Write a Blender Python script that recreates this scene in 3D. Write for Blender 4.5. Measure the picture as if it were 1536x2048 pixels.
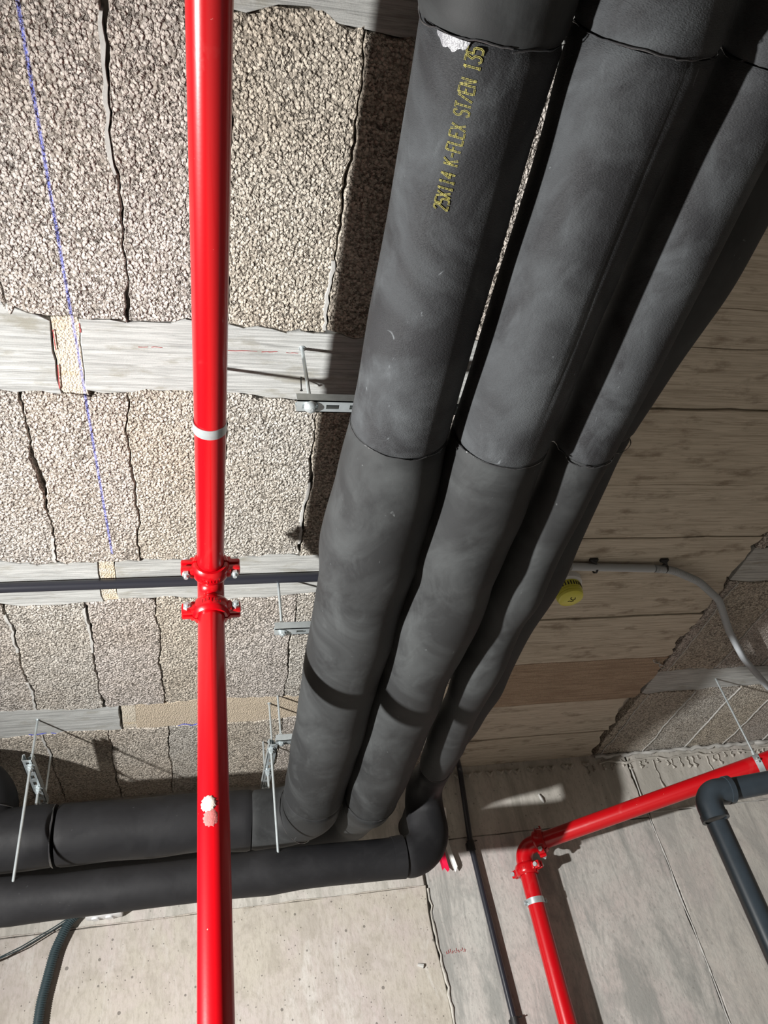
import bpy, bmesh, math, random
import numpy as np
from mathutils import Vector, Matrix

for o in list(bpy.data.objects):
    bpy.data.objects.remove(o)
S = bpy.context.scene
COL = S.collection
rng = np.random.default_rng(7)
random.seed(7)

# ------------------------------------------------------------------ camera
YAW, PITCH, ROLL, FPX = -.309259, .72192044, .21657018, 1538.0
def _rx(t): return np.array([[1, 0, 0], [0, math.cos(t), -math.sin(t)], [0, math.sin(t), math.cos(t)]])
def _rz(t): return np.array([[math.cos(t), -math.sin(t), 0], [math.sin(t), math.cos(t), 0], [0, 0, 1]])
RC = _rz(YAW) @ _rx(PITCH) @ np.array([[1, 0, 0], [0, 0, 1], [0, -1, 0.]]) @ _rz(ROLL)
cam = bpy.data.cameras.new('camera')
cam.sensor_fit = 'VERTICAL'
cam.sensor_height = 36.0
cam.lens = FPX / 2048 * 36.0
cam.clip_start = .02
camo = bpy.data.objects.new('camera', cam)
COL.objects.link(camo)
camo.matrix_world = Matrix(((RC[0, 0], -RC[0, 1], -RC[0, 2], 0), (RC[1, 0], -RC[1, 1], -RC[1, 2], 0),
                            (RC[2, 0], -RC[2, 1], -RC[2, 2], 0), (0, 0, 0, 1)))
S.camera = camo

# ------------------------------------------------------------------ light: one work lamp on a stand, low on the left; dim basement
LAMP = Vector((-2.0, .82, .06))
W = bpy.data.worlds.new('World')
S.world = W
W.use_nodes = True
W.node_tree.nodes['Background'].inputs[0].default_value = (1.0, .9, .78, 1)
W.node_tree.nodes['Background'].inputs[1].default_value = .004
ld = bpy.data.lights.new('work_lamp', 'SPOT')
ld.energy = 1120
ld.color = (1.0, .985, .955)
ld.spot_size = math.radians(124)
ld.spot_blend = 1.0
ld.shadow_soft_size = .04
lo = bpy.data.objects.new('work_lamp', ld)
COL.objects.link(lo)
lo.location = LAMP
lo.rotation_euler = Vector((.95, .31, .0)).to_track_quat('-Z', 'Y').to_euler()
S.view_settings.view_transform = 'Standard'
S.view_settings.look = 'None'
S.view_settings.gamma = 1
S.view_settings.use_curve_mapping = False
S.view_settings.exposure = 0.0

H = 1.45          # ceiling height above the lens
WY = 3.335        # face of the back wall
FZ = -1.55        # floor

# ------------------------------------------------------------------ node helpers
class NT:
    def __init__(s, name):
        s.m = bpy.data.materials.new(name)
        s.m.use_nodes = True
        s.t = s.m.node_tree
        s.b = s.t.nodes['Principled BSDF']
    def n(s, typ, props=None, **inp):
        nd = s.t.nodes.new(typ)
        for k, v in (props or {}).items():
            setattr(nd, k, v)
        for k, v in inp.items():
            s.set(nd, k, v)
        return nd
    def set(s, nd, k, v):
        key = int(k[1:]) if (k[0] == 'i' and k[1:].isdigit()) else k.replace('_', ' ')
        sock = nd.inputs[key]
        if isinstance(v, bpy.types.NodeSocket):
            s.t.links.new(v, sock)
        else:
            sock.default_value = v
    def coords(s, scale=(1, 1, 1)):
        tc = s.n('ShaderNodeNewGeometry')
        mp = s.n('ShaderNodeMapping', Vector=tc.outputs['Position'], Scale=scale)
        return mp.outputs[0]
    def noise(s, scale, detail=4, rough=.55, vec=None, dist=0):
        nd = s.n('ShaderNodeTexNoise', Scale=scale, Detail=detail, Roughness=rough, Distortion=dist)
        if vec is not None: s.set(nd, 'Vector', vec)
        return nd.outputs['Fac']
    def vor(s, scale, vec=None, out='Distance', feature='F1'):
        nd = s.n('ShaderNodeTexVoronoi', {'feature': feature}, Scale=scale)
        if vec is not None: s.set(nd, 'Vector', vec)
        return nd.outputs[out]
    def ramp(s, fac, stops):
        nd = s.n('ShaderNodeValToRGB', Fac=fac)
        e = nd.color_ramp.elements
        while len(e) < len(stops): e.new(.5)
        for el, (p, c) in zip(e, stops):
            el.position = p
            el.color = tuple(c) + (1,) if hasattr(c, '__len__') else (c, c, c, 1)
        return nd.outputs[0]
    def mix(s, fac, a, b, mode='MIX'):
        nd = s.n('ShaderNodeMix', {'data_type': 'RGBA', 'blend_type': mode}, i0=fac)
        for idx, v in ((6, a), (7, b)):
            if isinstance(v, bpy.types.NodeSocket): s.t.links.new(v, nd.inputs[idx])
            else: nd.inputs[idx].default_value = tuple(v) + (1,) if len(v) == 3 else v
        return nd.outputs[2]
    def math(s, op, a, b=0.0, c=None):
        nd = s.n('ShaderNodeMath', {'operation': op}, i0=a, i1=b)
        if c is not None: s.set(nd, 'i2', c)
        return nd.outputs[0]
    def bump(s, height, strength=.5, dist=.002, prev=None):
        nd = s.n('ShaderNodeBump', Height=height, Strength=strength, Distance=dist)
        if prev is not None: s.set(nd, 'Normal', prev)
        return nd.outputs[0]
    def out(s, color=None, rough=None, normal=None, metal=None, spec=None, coat=None):
        for k, v in (('Base Color', color), ('Roughness', rough), ('Normal', normal), ('Metallic', metal),
                     ('Specular IOR Level', spec), ('Coat Weight', coat)):
            if v is None: continue
            if isinstance(v, bpy.types.NodeSocket): s.t.links.new(v, s.b.inputs[k])
            else: s.b.inputs[k].default_value = tuple(v) + (1,) if hasattr(v, '__len__') else v
        return s.m
    def objrand(s):
        return s.n('ShaderNodeObjectInfo').outputs['Random']

def chalk(t, color):
    """a snapped blue chalk line on whatever surface it crosses"""
    g = t.n('ShaderNodeNewGeometry')
    sp = t.n('ShaderNodeSeparateXYZ', Vector=g.outputs['Position'])
    x, y = sp.outputs[0], sp.outputs[1]
    d = t.math('ABSOLUTE', t.math('SUBTRACT', x, t.math('MULTIPLY_ADD', y, .0177, -.2791)))
    m = t.ramp(t.math('DIVIDE', d, .0048), [(.25, 1.), (.9, 0.)])
    m = t.mix(1.0, m, t.ramp(t.noise(150, 3, .7), [(.36, .0), (.56, .9)]), 'MULTIPLY')
    lim = t.ramp(y, [(0, 1), (1, 1)])
    m2 = t.math('MULTIPLY', m, t.math('LESS_THAN', y, 1.73))
    return t.mix(m2, color, (.10, .14, .62))

def mat_block():
    t = NT('porous_lightweight_concrete')
    v = t.coords()
    vd = t.n('ShaderNodeTexNoise', Scale=100., Detail=2., Vector=v)
    wv = t.n('ShaderNodeVectorMath', {'operation': 'MULTIPLY_ADD'}, i0=vd.outputs['Color'], i1=(.005, .005, .005), i2=v).outputs[0]
    f1 = t.vor(155, wv)
    cell = t.vor(155, wv, 'Color')
    pit = t.ramp(t.noise(135, 2, .55, v), [(.545, 0.), (.62, 1.)])        # hollows between the grains, unevenly spread
    pit = t.math('MULTIPLY', pit, t.ramp(t.noise(16, 3, .6, v), [(.36, .35), (.62, 1.)]))
    grain = t.ramp(f1, [(.0, 1.), (.40, .95), (.66, .55), (.92, .0)])
    sepc = t.n('ShaderNodeSeparateColor', Color=cell)
    miss = t.ramp(sepc.outputs[0], [(.0, .0), (.12, .0), (.20, 1.), (1., 1.)])
    h = t.math('MULTIPLY', grain, t.math('MULTIPLY_ADD', miss, .7, .3))
    h = t.math('SUBTRACT', h, t.math('MULTIPLY', pit, 1.15))
    h = t.math('ADD', h, t.math('MULTIPLY', t.noise(70, 3, .6, v), 1.0))
    tone = t.ramp(t.objrand(), [(0, (.53, .485, .415)), (.35, (.565, .515, .445)), (.65, (.525, .48, .445)), (1, (.51, .485, .44))])
    gv = t.ramp(sepc.outputs[1], [(0, .78), (.5, 1.), (1, 1.15)])
    col = t.mix(1., tone, gv, 'MULTIPLY')
    col = t.mix(t.ramp(f1, [(.5, .0), (.9, .6)]), col, (.17, .15, .125))  # darker cement matrix between grains, with crevice shade put into the colour
    col = t.mix(t.math('MULTIPLY', pit, .72), col, (.085, .075, .065))  # shade inside the pits painted into the colour
    col = t.mix(t.math('MULTIPLY', t.math('SUBTRACT', 1., miss), .5), col, (.19, .17, .14))
    col = t.mix(t.ramp(t.noise(3.2, 3, .6, v), [(.4, 0.), (.75, .3)]), col, (.62, .50, .36), 'MULTIPLY')
    col = t.mix(1., col, (1.03, 1.03, 1.035), 'MULTIPLY')
    col = chalk(t, col)
    return t.out(col, .95, t.bump(h, 1.0, .0052), spec=.15)

def mat_board(name, base, dark, stain, grainy=1.0, porous=False):
    t = NT(name)
    v = t.coords((2.2, 60, 60))
    g1 = t.noise(2.4, 6, .65, v, 1.1)
    v2 = t.coords((7, 260, 260))
    g2 = t.noise(1.6, 4, .6, v2)
    w = t.coords()
    r = t.objrand()
    col = t.mix(t.ramp(g1, [(.34, 1.), (.58, 0.)]), base, dark)
    col = t.mix(t.math('MULTIPLY', t.ramp(g2, [(.35, .6), (.55, 0.)]), .6 * grainy), col, dark)
    col = t.mix(t.ramp(t.noise(11, 5, .65, t.coords((.6, 1.6, 1))), [(.54, 0.), (.68, .8)]), col, stain)
    col = t.mix(t.math('MULTIPLY', r, .3), col, (.86, .83, .78), 'MULTIPLY')
    col = chalk(t, col)
    n = t.bump(g1, .5 * grainy, .004)
    n = t.bump(g2, .45 * grainy, .0018, n)
    n = t.bump(t.noise(260, 3, .6, w), .5 if porous else .25, .0015, n)
    if porous:
        pv = t.vor(210, w)
        n = t.bump(pv, .9, .003, n)
        col = t.mix(t.ramp(pv, [(.5, 0.), (.9, .6)]), col, dark)
    return t.out(col, .88, n, spec=.25)

def mat_wall(name, base, alt, stain, pores=1.0, streak=True):
    t = NT(name)
    w = t.coords()
    a = t.noise(1.6, 6, .62, w, .4)
    st = t.noise(3.2, 6, .7, t.coords((3.0, 1, .55)), .8)
    fine = t.noise(48, 5, .7, t.coords((1.6, 1, .6)))
    col = t.mix(t.ramp(a, [(.40, 0.), (.58, 1.)]), base, alt)
    pk = t.noise(3.4, 4, .65, t.coords((1, 1, .7)), .8)
    col = t.mix(t.ramp(pk, [(.50, 0.), (.62, .45)]), col, (.50, .43, .42))
    col = t.mix(t.ramp(t.noise(5.2, 5, .7, t.coords((1.4, 1, .5)), 1.2), [(.55, 0.), (.66, .5)]), col, (.60, .585, .55))
    col = t.mix(t.ramp(t.noise(9, 6, .7, t.coords((1, 1, .8)), .5), [(.50, 0.), (.64, .45)]), col, stain)
    if streak:
        col = t.mix(t.ramp(st, [(.47, 0.), (.60, .85)]), col, stain)
    col = t.mix(t.ramp(fine, [(.48, 0.), (.66, .55)]), col, stain)
    vo = t.n('ShaderNodeTexVoronoi', Scale=26., Vector=w)
    sc = t.n('ShaderNodeSeparateColor', Color=vo.outputs['Color'])
    siz = t.math('MULTIPLY', t.ramp(sc.outputs[0], [(.45, 0.), (1., 1.)]), .17)
    hole = t.math('LESS_THAN', vo.outputs['Distance'], siz)
    hole = t.math('MULTIPLY', hole, pores)
    vo2 = t.n('ShaderNodeTexVoronoi', Scale=75., Vector=w)
    sc2 = t.n('ShaderNodeSeparateColor', Color=vo2.outputs['Color'])
    hole2 = t.math('MULTIPLY', t.math('LESS_THAN', vo2.outputs['Distance'], t.math('MULTIPLY', t.ramp(sc2.outputs[0], [(.6, 0.), (1., 1.)]), .22)), pores)
    hh = t.math('MAXIMUM', hole, hole2)
    col = t.mix(t.math('MULTIPLY', hh, .7), col, (.10, .09, .08))
    n = t.bump(t.noise(5, 5, .6, w), .35, .02)
    n = t.bump(fine, .35, .003, n)
    n = t.bump(t.math('SUBTRACT', 1., hh), .8, .004, n)
    return t.out(col, .86, n, spec=.3)

def mat_plain(name, color, rough=.6, metal=0., bumpy=0., bscale=200., var=0., coat=None, spec=None):
    t = NT(name)
    c = color
    if var:
        c = t.mix(t.ramp(t.noise(40, 4, .6, t.coords()), [(.35, 0.), (.7, var)]), color, tuple(x * .45 for x in color))
    n = t.bump(t.noise(bscale, 3, .6, t.coords()), bumpy, .001) if bumpy else None
    return t.out(c, rough, n, metal, spec, coat)

def mat_rubber(name, base, dust, dustamt, leather=0., rough=.6):
    t = NT(name)
    w = t.coords()
    d = t.noise(5.5, 5, .6, w, .9)
    d2 = t.noise(17, 4, .65, t.coords((1, .45, 1)), .6)
    d3 = t.noise(2.2, 2, .5, w)
    m = t.math('MULTIPLY', t.ramp(d, [(.42, 0.), (.74, 1.)]), dustamt)
    m = t.math('ADD', m, t.math('MULTIPLY', t.ramp(d2, [(.55, 0.), (.8, .8)]), dustamt * .8))
    m = t.math('ADD', m, t.math('MULTIPLY', d3, dustamt * .3))
    col = t.mix(m, base, dust)
    # rare scuffs
    sc = t.noise(34, 2, .4, t.coords((1, .5, 1)), 2.5)
    col = t.mix(t.ramp(sc, [(.755, 0.), (.80, .6)]), col, tuple(x * 2.2 for x in dust))
    n = t.bump(t.noise(14, 3, .5, w), .25, .006)
    if leather:
        cr = t.noise(1.0, 4, .6, t.coords((230, 620, 230)), .6)
        n = t.bump(cr, leather, .0016, n)
        n = t.bump(t.vor(330, t.coords((1, 2.0, 1))), leather * .5, .0012, n)
    else:
        n = t.bump(t.noise(420, 3, .6, w), .12, .001, n)
    return t.out(col, t.ramp(m, [(0, rough), (.6, .85)]), n, spec=.22)

def mat_redpaint():
    t = NT('red_enamel_paint')
    w = t.coords()
    d = t.noise(9, 5, .65, t.coords((1, .5, .5)), 1.2)
    m = t.ramp(d, [(.62, 0.), (.80, .25)])
    fl = t.ramp(t.noise(95, 2, .5, w), [(.77, 0.), (.80, .7)])
    col = t.mix(m, (.44, .0010, .005), (.50, .09, .08))
    col = t.mix(fl, col, (.75, .45, .40))
    return t.out(col, t.ramp(m, [(0, .28), (.3, .55)]), t.bump(t.noise(160, 2, .5, w), .06, .001), spec=.5, coat=.25)

M = {}
M['block'] = mat_block()
M['board'] = mat_board('board_marked_concrete', (.485, .495, .485), (.25, .255, .25), (.25, .24, .20))
M['plank'] = mat_board('shuttered_soffit_concrete', (.58, .525, .44), (.36, .315, .25), (.22, .18, .135), .55)
M['plankbrown'] = mat_board('brown_porous_concrete', (.46, .36, .265), (.24, .175, .125), (.30, .22, .16), .5, True)
M['ochre'] = mat_board('ochre_stained_concrete', (.54, .455, .35), (.42, .36, .28), (.52, .44, .35), .5, True)
M['filler'] = mat_board('cream_infill_mortar', (.60, .545, .455), (.46, .415, .34), (.50, .38, .22), .15, True)
M['mortar'] = mat_plain('pale_mortar', (.47, .465, .445), .9, bumpy=.6, bscale=150, var=.35)
M['slab'] = mat_plain('raw_concrete', (.40, .37, .33), .9, bumpy=.5, bscale=90, var=.3)
M['wallA'] = mat_wall('beige_cast_concrete', (.47, .435, .375), (.475, .43, .40), (.31, .28, .235), 1.0, False)
M['wallB'] = mat_wall('grey_cast_concrete', (.50, .485, .455), (.50, .455, .43), (.29, .29, .275), .35, True)
M['wallC'] = mat_wall('smooth_cast_concrete', (.53, .515, .475), (.55, .51, .47), (.37, .36, .34), .3, True)
M['wallT'] = mat_wall('pale_cast_concrete', (.52, .50, .46), (.52, .49, .445), (.36, .345, .31), .6, True)
M['rub_new'] = mat_rubber('black_rubber_foam_leathery', (.013, .013, .0145), (.074, .080, .085), .75, .7, .55)
M['rub'] = mat_rubber('black_rubber_foam', (.0150, .0155, .0163), (.056, .060, .061), .6, 0., .6)
M['rub_clean'] = mat_rubber('clean_black_rubber_foam', (.010, .010, .0112), (.019, .019, .0205), .5, 0., .5)
M['glue'] = mat_plain('dried_contact_glue', (.035, .035, .037), .18, bumpy=.7, bscale=120, spec=.8)
M['gluegrey'] = mat_plain('silver_grey_glue_smear', (.16, .16, .175), .35, bumpy=1.0, bscale=300, var=.4)
M['red'] = mat_redpaint()
M['zinc'] = mat_plain('zinc_plated_steel', (.60, .66, .68), .36, .65, bumpy=.15, bscale=500, var=.35)
M['black'] = mat_plain('black_plastic', (.018, .019, .026), .32, spec=.5)
M['blackmatt'] = mat_plain('black_matt_plastic', (.012, .012, .013), .6)
M['teal'] = mat_plain('dark_green_grey_plastic', (.035, .055, .062), .42)
M['pvc'] = mat_plain('dark_grey_pvc', (.036, .048, .060), .33, var=.25)
M['grey'] = mat_plain('grey_conduit_plastic', (.40, .43, .46), .38)
M['white'] = mat_plain('white_plastic', (.72, .73, .74), .4)
M['yellow'] = mat_plain('yellow_plastic_cap', (.62, .60, .08), .3)
M['print'] = mat_plain('yellow_stencil_ink', (.30, .27, .075), .85, var=.8)
M['paint'] = mat_plain('splashed_plaster', (.58, .50, .43), .95, bumpy=1.0, bscale=300)
M['paintthin'] = mat_plain('pinkish_plaster_film', (.50, .14, .13), .9, bumpy=.8, bscale=300, var=.5)
M['tapered'] = mat_plain('red_barrier_film', (.75, .01, .06), .35)
M['tapewhite'] = mat_plain('white_barrier_film', (.75, .74, .72), .35)
M['redchalk'] = mat_plain('red_marker', (.34, .07, .07), .9)
M['bluechalk'] = mat_plain('blue_marker', (.10, .13, .60), .9)

# ------------------------------------------------------------------ mesh helpers
def link(name, verts, faces, mat, parent=None, smooth=False, kind=None):
    me = bpy.data.meshes.new(name)
    me.from_pydata([tuple(map(float, v)) for v in verts], [], [tuple(map(int, f)) for f in faces])
    me.materials.append(mat)
    if smooth:
        me.polygons.foreach_set('use_smooth', [True] * len(me.polygons))
        try: me.set_sharp_from_angle(angle=math.radians(38))
        except Exception: pass
    me.update()
    o = bpy.data.objects.new(name, me)
    COL.objects.link(o)
    if parent is not None:
        o.parent = parent
        o.matrix_parent_inverse = parent.matrix_world.inverted()
    if kind: o['kind'] = kind
    return o

class MB:
    """collects primitives into one mesh"""
    def __init__(s): s.v = []; s.f = []
    def add(s, v, f):
        k = len(s.v); s.v += [tuple(map(float, p)) for p in v]; s.f += [tuple(i + k for i in q) for q in f]; return s
    def box(s, c, size, ax=None, bev=0.0):
        bm = bmesh.new()
        bmesh.ops.create_cube(bm, size=1)
        bmesh.ops.scale(bm, vec=size, verts=bm.verts)
        if bev: bmesh.ops.bevel(bm, geom=bm.edges[:], offset=bev, segments=2, affect='EDGES', profile=.6)
        A = ax if ax is not None else Matrix.Identity(3)
        bm.verts.index_update()
        v = [(A @ p.co) + Vector(c) for p in bm.verts]
        f = [[q.index for q in fc.verts] for fc in bm.faces]
        bm.free()
        return s.add(v, f)
    def cyl(s, p0, p1, r, n=16, r1=None, caps=True):
        v, f = tube_geo(np.array([p0, p1], float), np.array([r, r if r1 is None else r1]), n, caps)
        return s.add(v, f)
    def tube(s, pts, r, n=12, caps=True):
        pts = np.array(pts, float)
        v, f = tube_geo(pts, np.full(len(pts), r) if np.isscalar(r) else np.array(r), n, caps)
        return s.add(v, f)
    def lathe(s, c, axis, prof, n=32, a0=0, a1=2 * math.pi, ref=None):
        """prof: (offset along axis, radius) closed loop or open"""
        ax = Vector(axis).normalized()
        u = Vector(ref) if ref is not None else ax.orthogonal()
        u = (u - ax * u.dot(ax)).normalized(); w = ax.cross(u)
        full = abs(a1 - a0 - 2 * math.pi) < 1e-6
        m = n if full else n + 1
        v = []
        for i in range(m):
            t = a0 + (a1 - a0) * i / n
            d = u * math.cos(t) + w * math.sin(t)
            for (z, r) in prof: v.append(Vector(c) + ax * z + d * r)
        k = len(prof); f = []
        for i in range(n):
            j = (i + 1) % m
            for q in range(k):
                q2 = (q + 1) % k
                f.append((i * k + q, j * k + q, j * k + q2, i * k + q2))
        if not full:
            f.append(tuple(range(k))); f.append(tuple(n * k + q for q in reversed(range(k))))
        return s.add(v, f)
    def done(s, name, mat, parent=None, smooth=False, kind=None):
        return link(name, s.v, s.f, mat, parent, smooth, kind)

def frames(P):
    T = np.gradient(P, axis=0)
    T /= np.linalg.norm(T, axis=1)[:, None]
    up = np.array([0, 0, 1.]) if abs(T[0][2]) < .9 else np.array([1., 0, 0])
    u = up - T[0] * T[0].dot(up); u /= np.linalg.norm(u)
    U = [u]
    for i in range(1, len(P)):
        u = U[-1] - T[i] * T[i].dot(U[-1]); u /= np.linalg.norm(u); U.append(u)
    U = np.array(U); V = np.cross(T, U)
    return T, U, V

def tube_geo(P, r, n=24, caps=True, mod=None):
    """mod(i_station array, angle array) -> radius multiplier grid"""
    T, U, V = frames(P)
    a = np.linspace(0, 2 * np.pi, n, endpoint=False)
    rad = np.repeat(r[:, None], n, 1)
    if mod is not None: rad = rad + mod
    pts = P[:, None, :] + rad[:, :, None] * (np.cos(a)[None, :, None] * U[:, None, :] + np.sin(a)[None, :, None] * V[:, None, :])
    v = pts.reshape(-1, 3).tolist()
    f = []
    for i in range(len(P) - 1):
        for j in range(n):
            k = (j + 1) % n
            f.append((i * n + j, i * n + k, (i + 1) * n + k, (i + 1) * n + j))
    if caps:
        f.append(tuple(reversed(range(n)))); f.append(tuple((len(P) - 1) * n + j for j in range(n)))
    return v, f

def fillet(points, rads, step=.012):
    """polyline with rounded corners"""
    P = [Vector(p) for p in points]
    out = [P[0]]
    for i in range(1, len(P) - 1):
        a = (P[i - 1] - P[i]).normalized(); b = (P[i + 1] - P[i]).normalized()
        ang = a.angle(b); r = rads[i - 1]
        t = r / math.tan(ang / 2)
        c = P[i] + (a + b).normalized() * (r / math.sin(ang / 2))
        s0 = P[i] + a * t - c; s1 = P[i] + b * t - c
        tot = s0.angle(s1); ax = s0.cross(s1).normalized()
        m = max(6, int(tot * r / step))
        for k in range(m + 1): out.append(c + Matrix.Rotation(tot * k / m, 3, ax) @ s0)
    out.append(P[-1])
    res = [out[0]]
    for p, q in zip(out, out[1:]):
        L = (q - p).length
        m = max(1, int(round(L / step)))
        for k in range(1, m + 1): res.append(p + (q - p) * k / m)
    arr = np.array([tuple(p) for p in res])
    keep = np.r_[True, np.linalg.norm(np.diff(arr, axis=0), axis=1) > 1e-5]
    return arr[keep]

def smooth_interp(xs, ks, vs):
    """monotone-ish cosine/cubic interpolation"""
    ks = np.array(ks, float); vs = np.array(vs, float)
    xs = np.clip(xs, ks[0], ks[-1])
    d = np.gradient(vs, ks)
    i = np.clip(np.searchsorted(ks, xs) - 1, 0, len(ks) - 2)
    h = ks[i + 1] - ks[i]; t = (xs - ks[i]) / h
    return ((2*t**3 - 3*t**2 + 1) * vs[i] + (t**3 - 2*t**2 + t) * h * d[i] + (-2*t**3 + 3*t**2) * vs[i+1] + (t**3 - t**2) * h * d[i+1])

def wob(x, seed, amp, L):
    """cheap 1-D wobble"""
    r = np.random.default_rng(seed); s = 0 * np.asarray(x, float)
    for k in range(4):
        s = s + amp / (k + 1) * np.sin(np.asarray(x) * 2 * np.pi / L * (k + 1) * r.uniform(.7, 1.4) + r.uniform(0, 6.28))
    return s

def tag(o, label, cat, group=None):
    o['label'] = label; o['category'] = cat
    if group: o['group'] = group
    return o
def thing(name, loc, label, cat, group=None):
    o = bpy.data.objects.new(name, None)
    o.empty_display_size = .05
    COL.objects.link(o)
    o.location = loc
    bpy.context.view_layer.update()
    return tag(o, label, cat, group)

# ------------------------------------------------------------------ room shell
def shell(name, c, size, mat):
    o = MB().box(c, size).done(name, mat)
    o['kind'] = 'structure'
    return o
X0, X1, Y0 = -4.2, 5.2, -3.2
shell('floor', ((X0+X1)/2, (Y0+WY)/2, FZ - .05), (X1-X0, WY-Y0+.3, .1), M['slab'])
ceiling = shell('ceiling', ((X0+X1)/2, (Y0+WY)/2, H + .035 + .06), (X1-X0, WY-Y0+.3, .12), M['slab'])
wall_back = shell('wall_back', ((X0+X1)/2, WY + .03 + .06, (FZ+H)/2 + .02), (X1-X0, .12, H-FZ+.1), M['slab'])
shell('wall_left', (X0 - .06, (Y0+WY)/2, (FZ+H)/2 + .02), (.12, WY-Y0+.3, H-FZ+.1), M['slab'])
shell('wall_right', (X1 + .06, (Y0+WY)/2, (FZ+H)/2 + .02), (.12, WY-Y0+.3, H-FZ+.1), M['slab'])
shell('wall_front', ((X0+X1)/2, Y0 - .06, (FZ+H)/2 + .02), (X1-X0+.2, .12, H-FZ+.1), M['slab'])

# --- ceiling pieces: each an outline in plan, pushed up to the slab
def slab_piece(name, outline, zb, mat, parent, bev=.003, ztop=None):
    n = len(outline)
    o = np.array(outline)
    c = o.mean(0)
    inn = o + (c - o) / np.linalg.norm(c - o, axis=1)[:, None] * bev
    zt = H + .036 if ztop is None else ztop
    v = [(x, y, zt) for x, y in o] + [(x, y, zb + bev) for x, y in o] + [(x, y, zb) for x, y in inn]
    f = []
    for i in range(n):
        j = (i + 1) % n
        f += [(i, j, n + j, n + i), (n + i, n + j, 2*n + j, 2*n + i)]
    f.append(tuple(2*n + i for i in range(n)))
    me_f = [tuple(reversed(q)) for q in f]
    return link(name, v, me_f, mat, parent)

def outline(x0f, x1f, y0f, y1f, x0, x1, y0, y1, nx=14, ny=22):
    """x0f(y) etc. give wobbling edges"""
    xs = np.linspace(0, 1, nx); ys = np.linspace(0, 1, ny)
    pts = []
    for t in xs[:-1]:
        x = x0 + (x1 - x0) * t; pts.append((x, y0f(x)))
    for t in ys[:-1]:
        y = y0 + (y1 - y0) * t; pts.append((x1f(y), y))
    for t in xs[:-1]:
        x = x1 + (x0 - x1) * t; pts.append((x, y1f(x)))
    for t in ys[:-1]:
        y = y1 + (y0 - y1) * t; pts.append((x0f(y), y))
    return pts

ROWS = [(.362, .975), (1.16, 1.762), (1.95, 2.57), (2.745, WY + .02)]
RIBS = [(.16, .362), (.975, 1.16), (1.762, 1.95), (2.57, 2.745)]
def edge_y(k, side):
    """shared wobbling border between rib k and a row: side 0 = near edge of the rib, 1 = far edge"""
    base = RIBS[k][side]
    def f(x):
        x = np.asarray(x, float)
        s = base + wob(x, 31 * k + 7 * side + 3, .0075, .8) + wob(x, 91 * k + 5 * side + 1, .003, .09)
        if k == 1 and side == 0: s = s - .05 / (1 + np.exp((x + .372) / .012))     # broken block corner
        if k == 0 and side == 1: s = s + .022 / (1 + np.exp(-(x - .225) / .012))
        return float(s) if s.ndim == 0 else s
    return f
JX = {0: [-1.06, -.83, -.61, -.388, -.148, .048, .272, .50, .72, .95],
      1: [-1.06, -.83, -.61, -.392, -.172, .052, .275, .50, .72, .95],
      2: [-1.02, -.79, -.565, -.347, -.142, .05, .285, .51, .73, .95],
      3: [-1.02, -.79, -.572, -.352, -.137, .06, .29, .51, .73, .95]}
JR = [1.842, 1.885, 2.115, 2.345, 2.575, 2.805, 3.03]
def half_gap(seed, wide):
    """half the width of an open joint: a hairline with ragged open stretches"""
    r = np.random.default_rng(seed)
    ph = r.uniform(0, 6.28, 4)
    def g(y):
        s = math.sin(y * 9 + ph[0]) + .7 * math.sin(y * 23 + ph[1]) + .45 * math.sin(y * 71 + ph[2])
        return .0006 + wide * max(0., .25 + .5 * s) + .0009 * math.sin(y * 190 + ph[3])**2
    return g
def joint_line(x, seed, amp=.004):
    return lambda y: x + float(wob(y, seed, amp, .5)) + float(wob(y, seed + 500, amp * .35, .045))
OPEN = {(0, 4): .0050, (0, 5): .0034, (0, 6): .0018, (1, 3): .0052, (1, 4): .0006, (1, 5): .0042, (1, 6): .0048,
        (2, 2): .0048, (2, 3): .0058, (2, 4): .0014, (2, 5): .003, (2, 6): .0012, (3, 2): .001, (3, 3): .0022, (3, 4): .0015}
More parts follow.
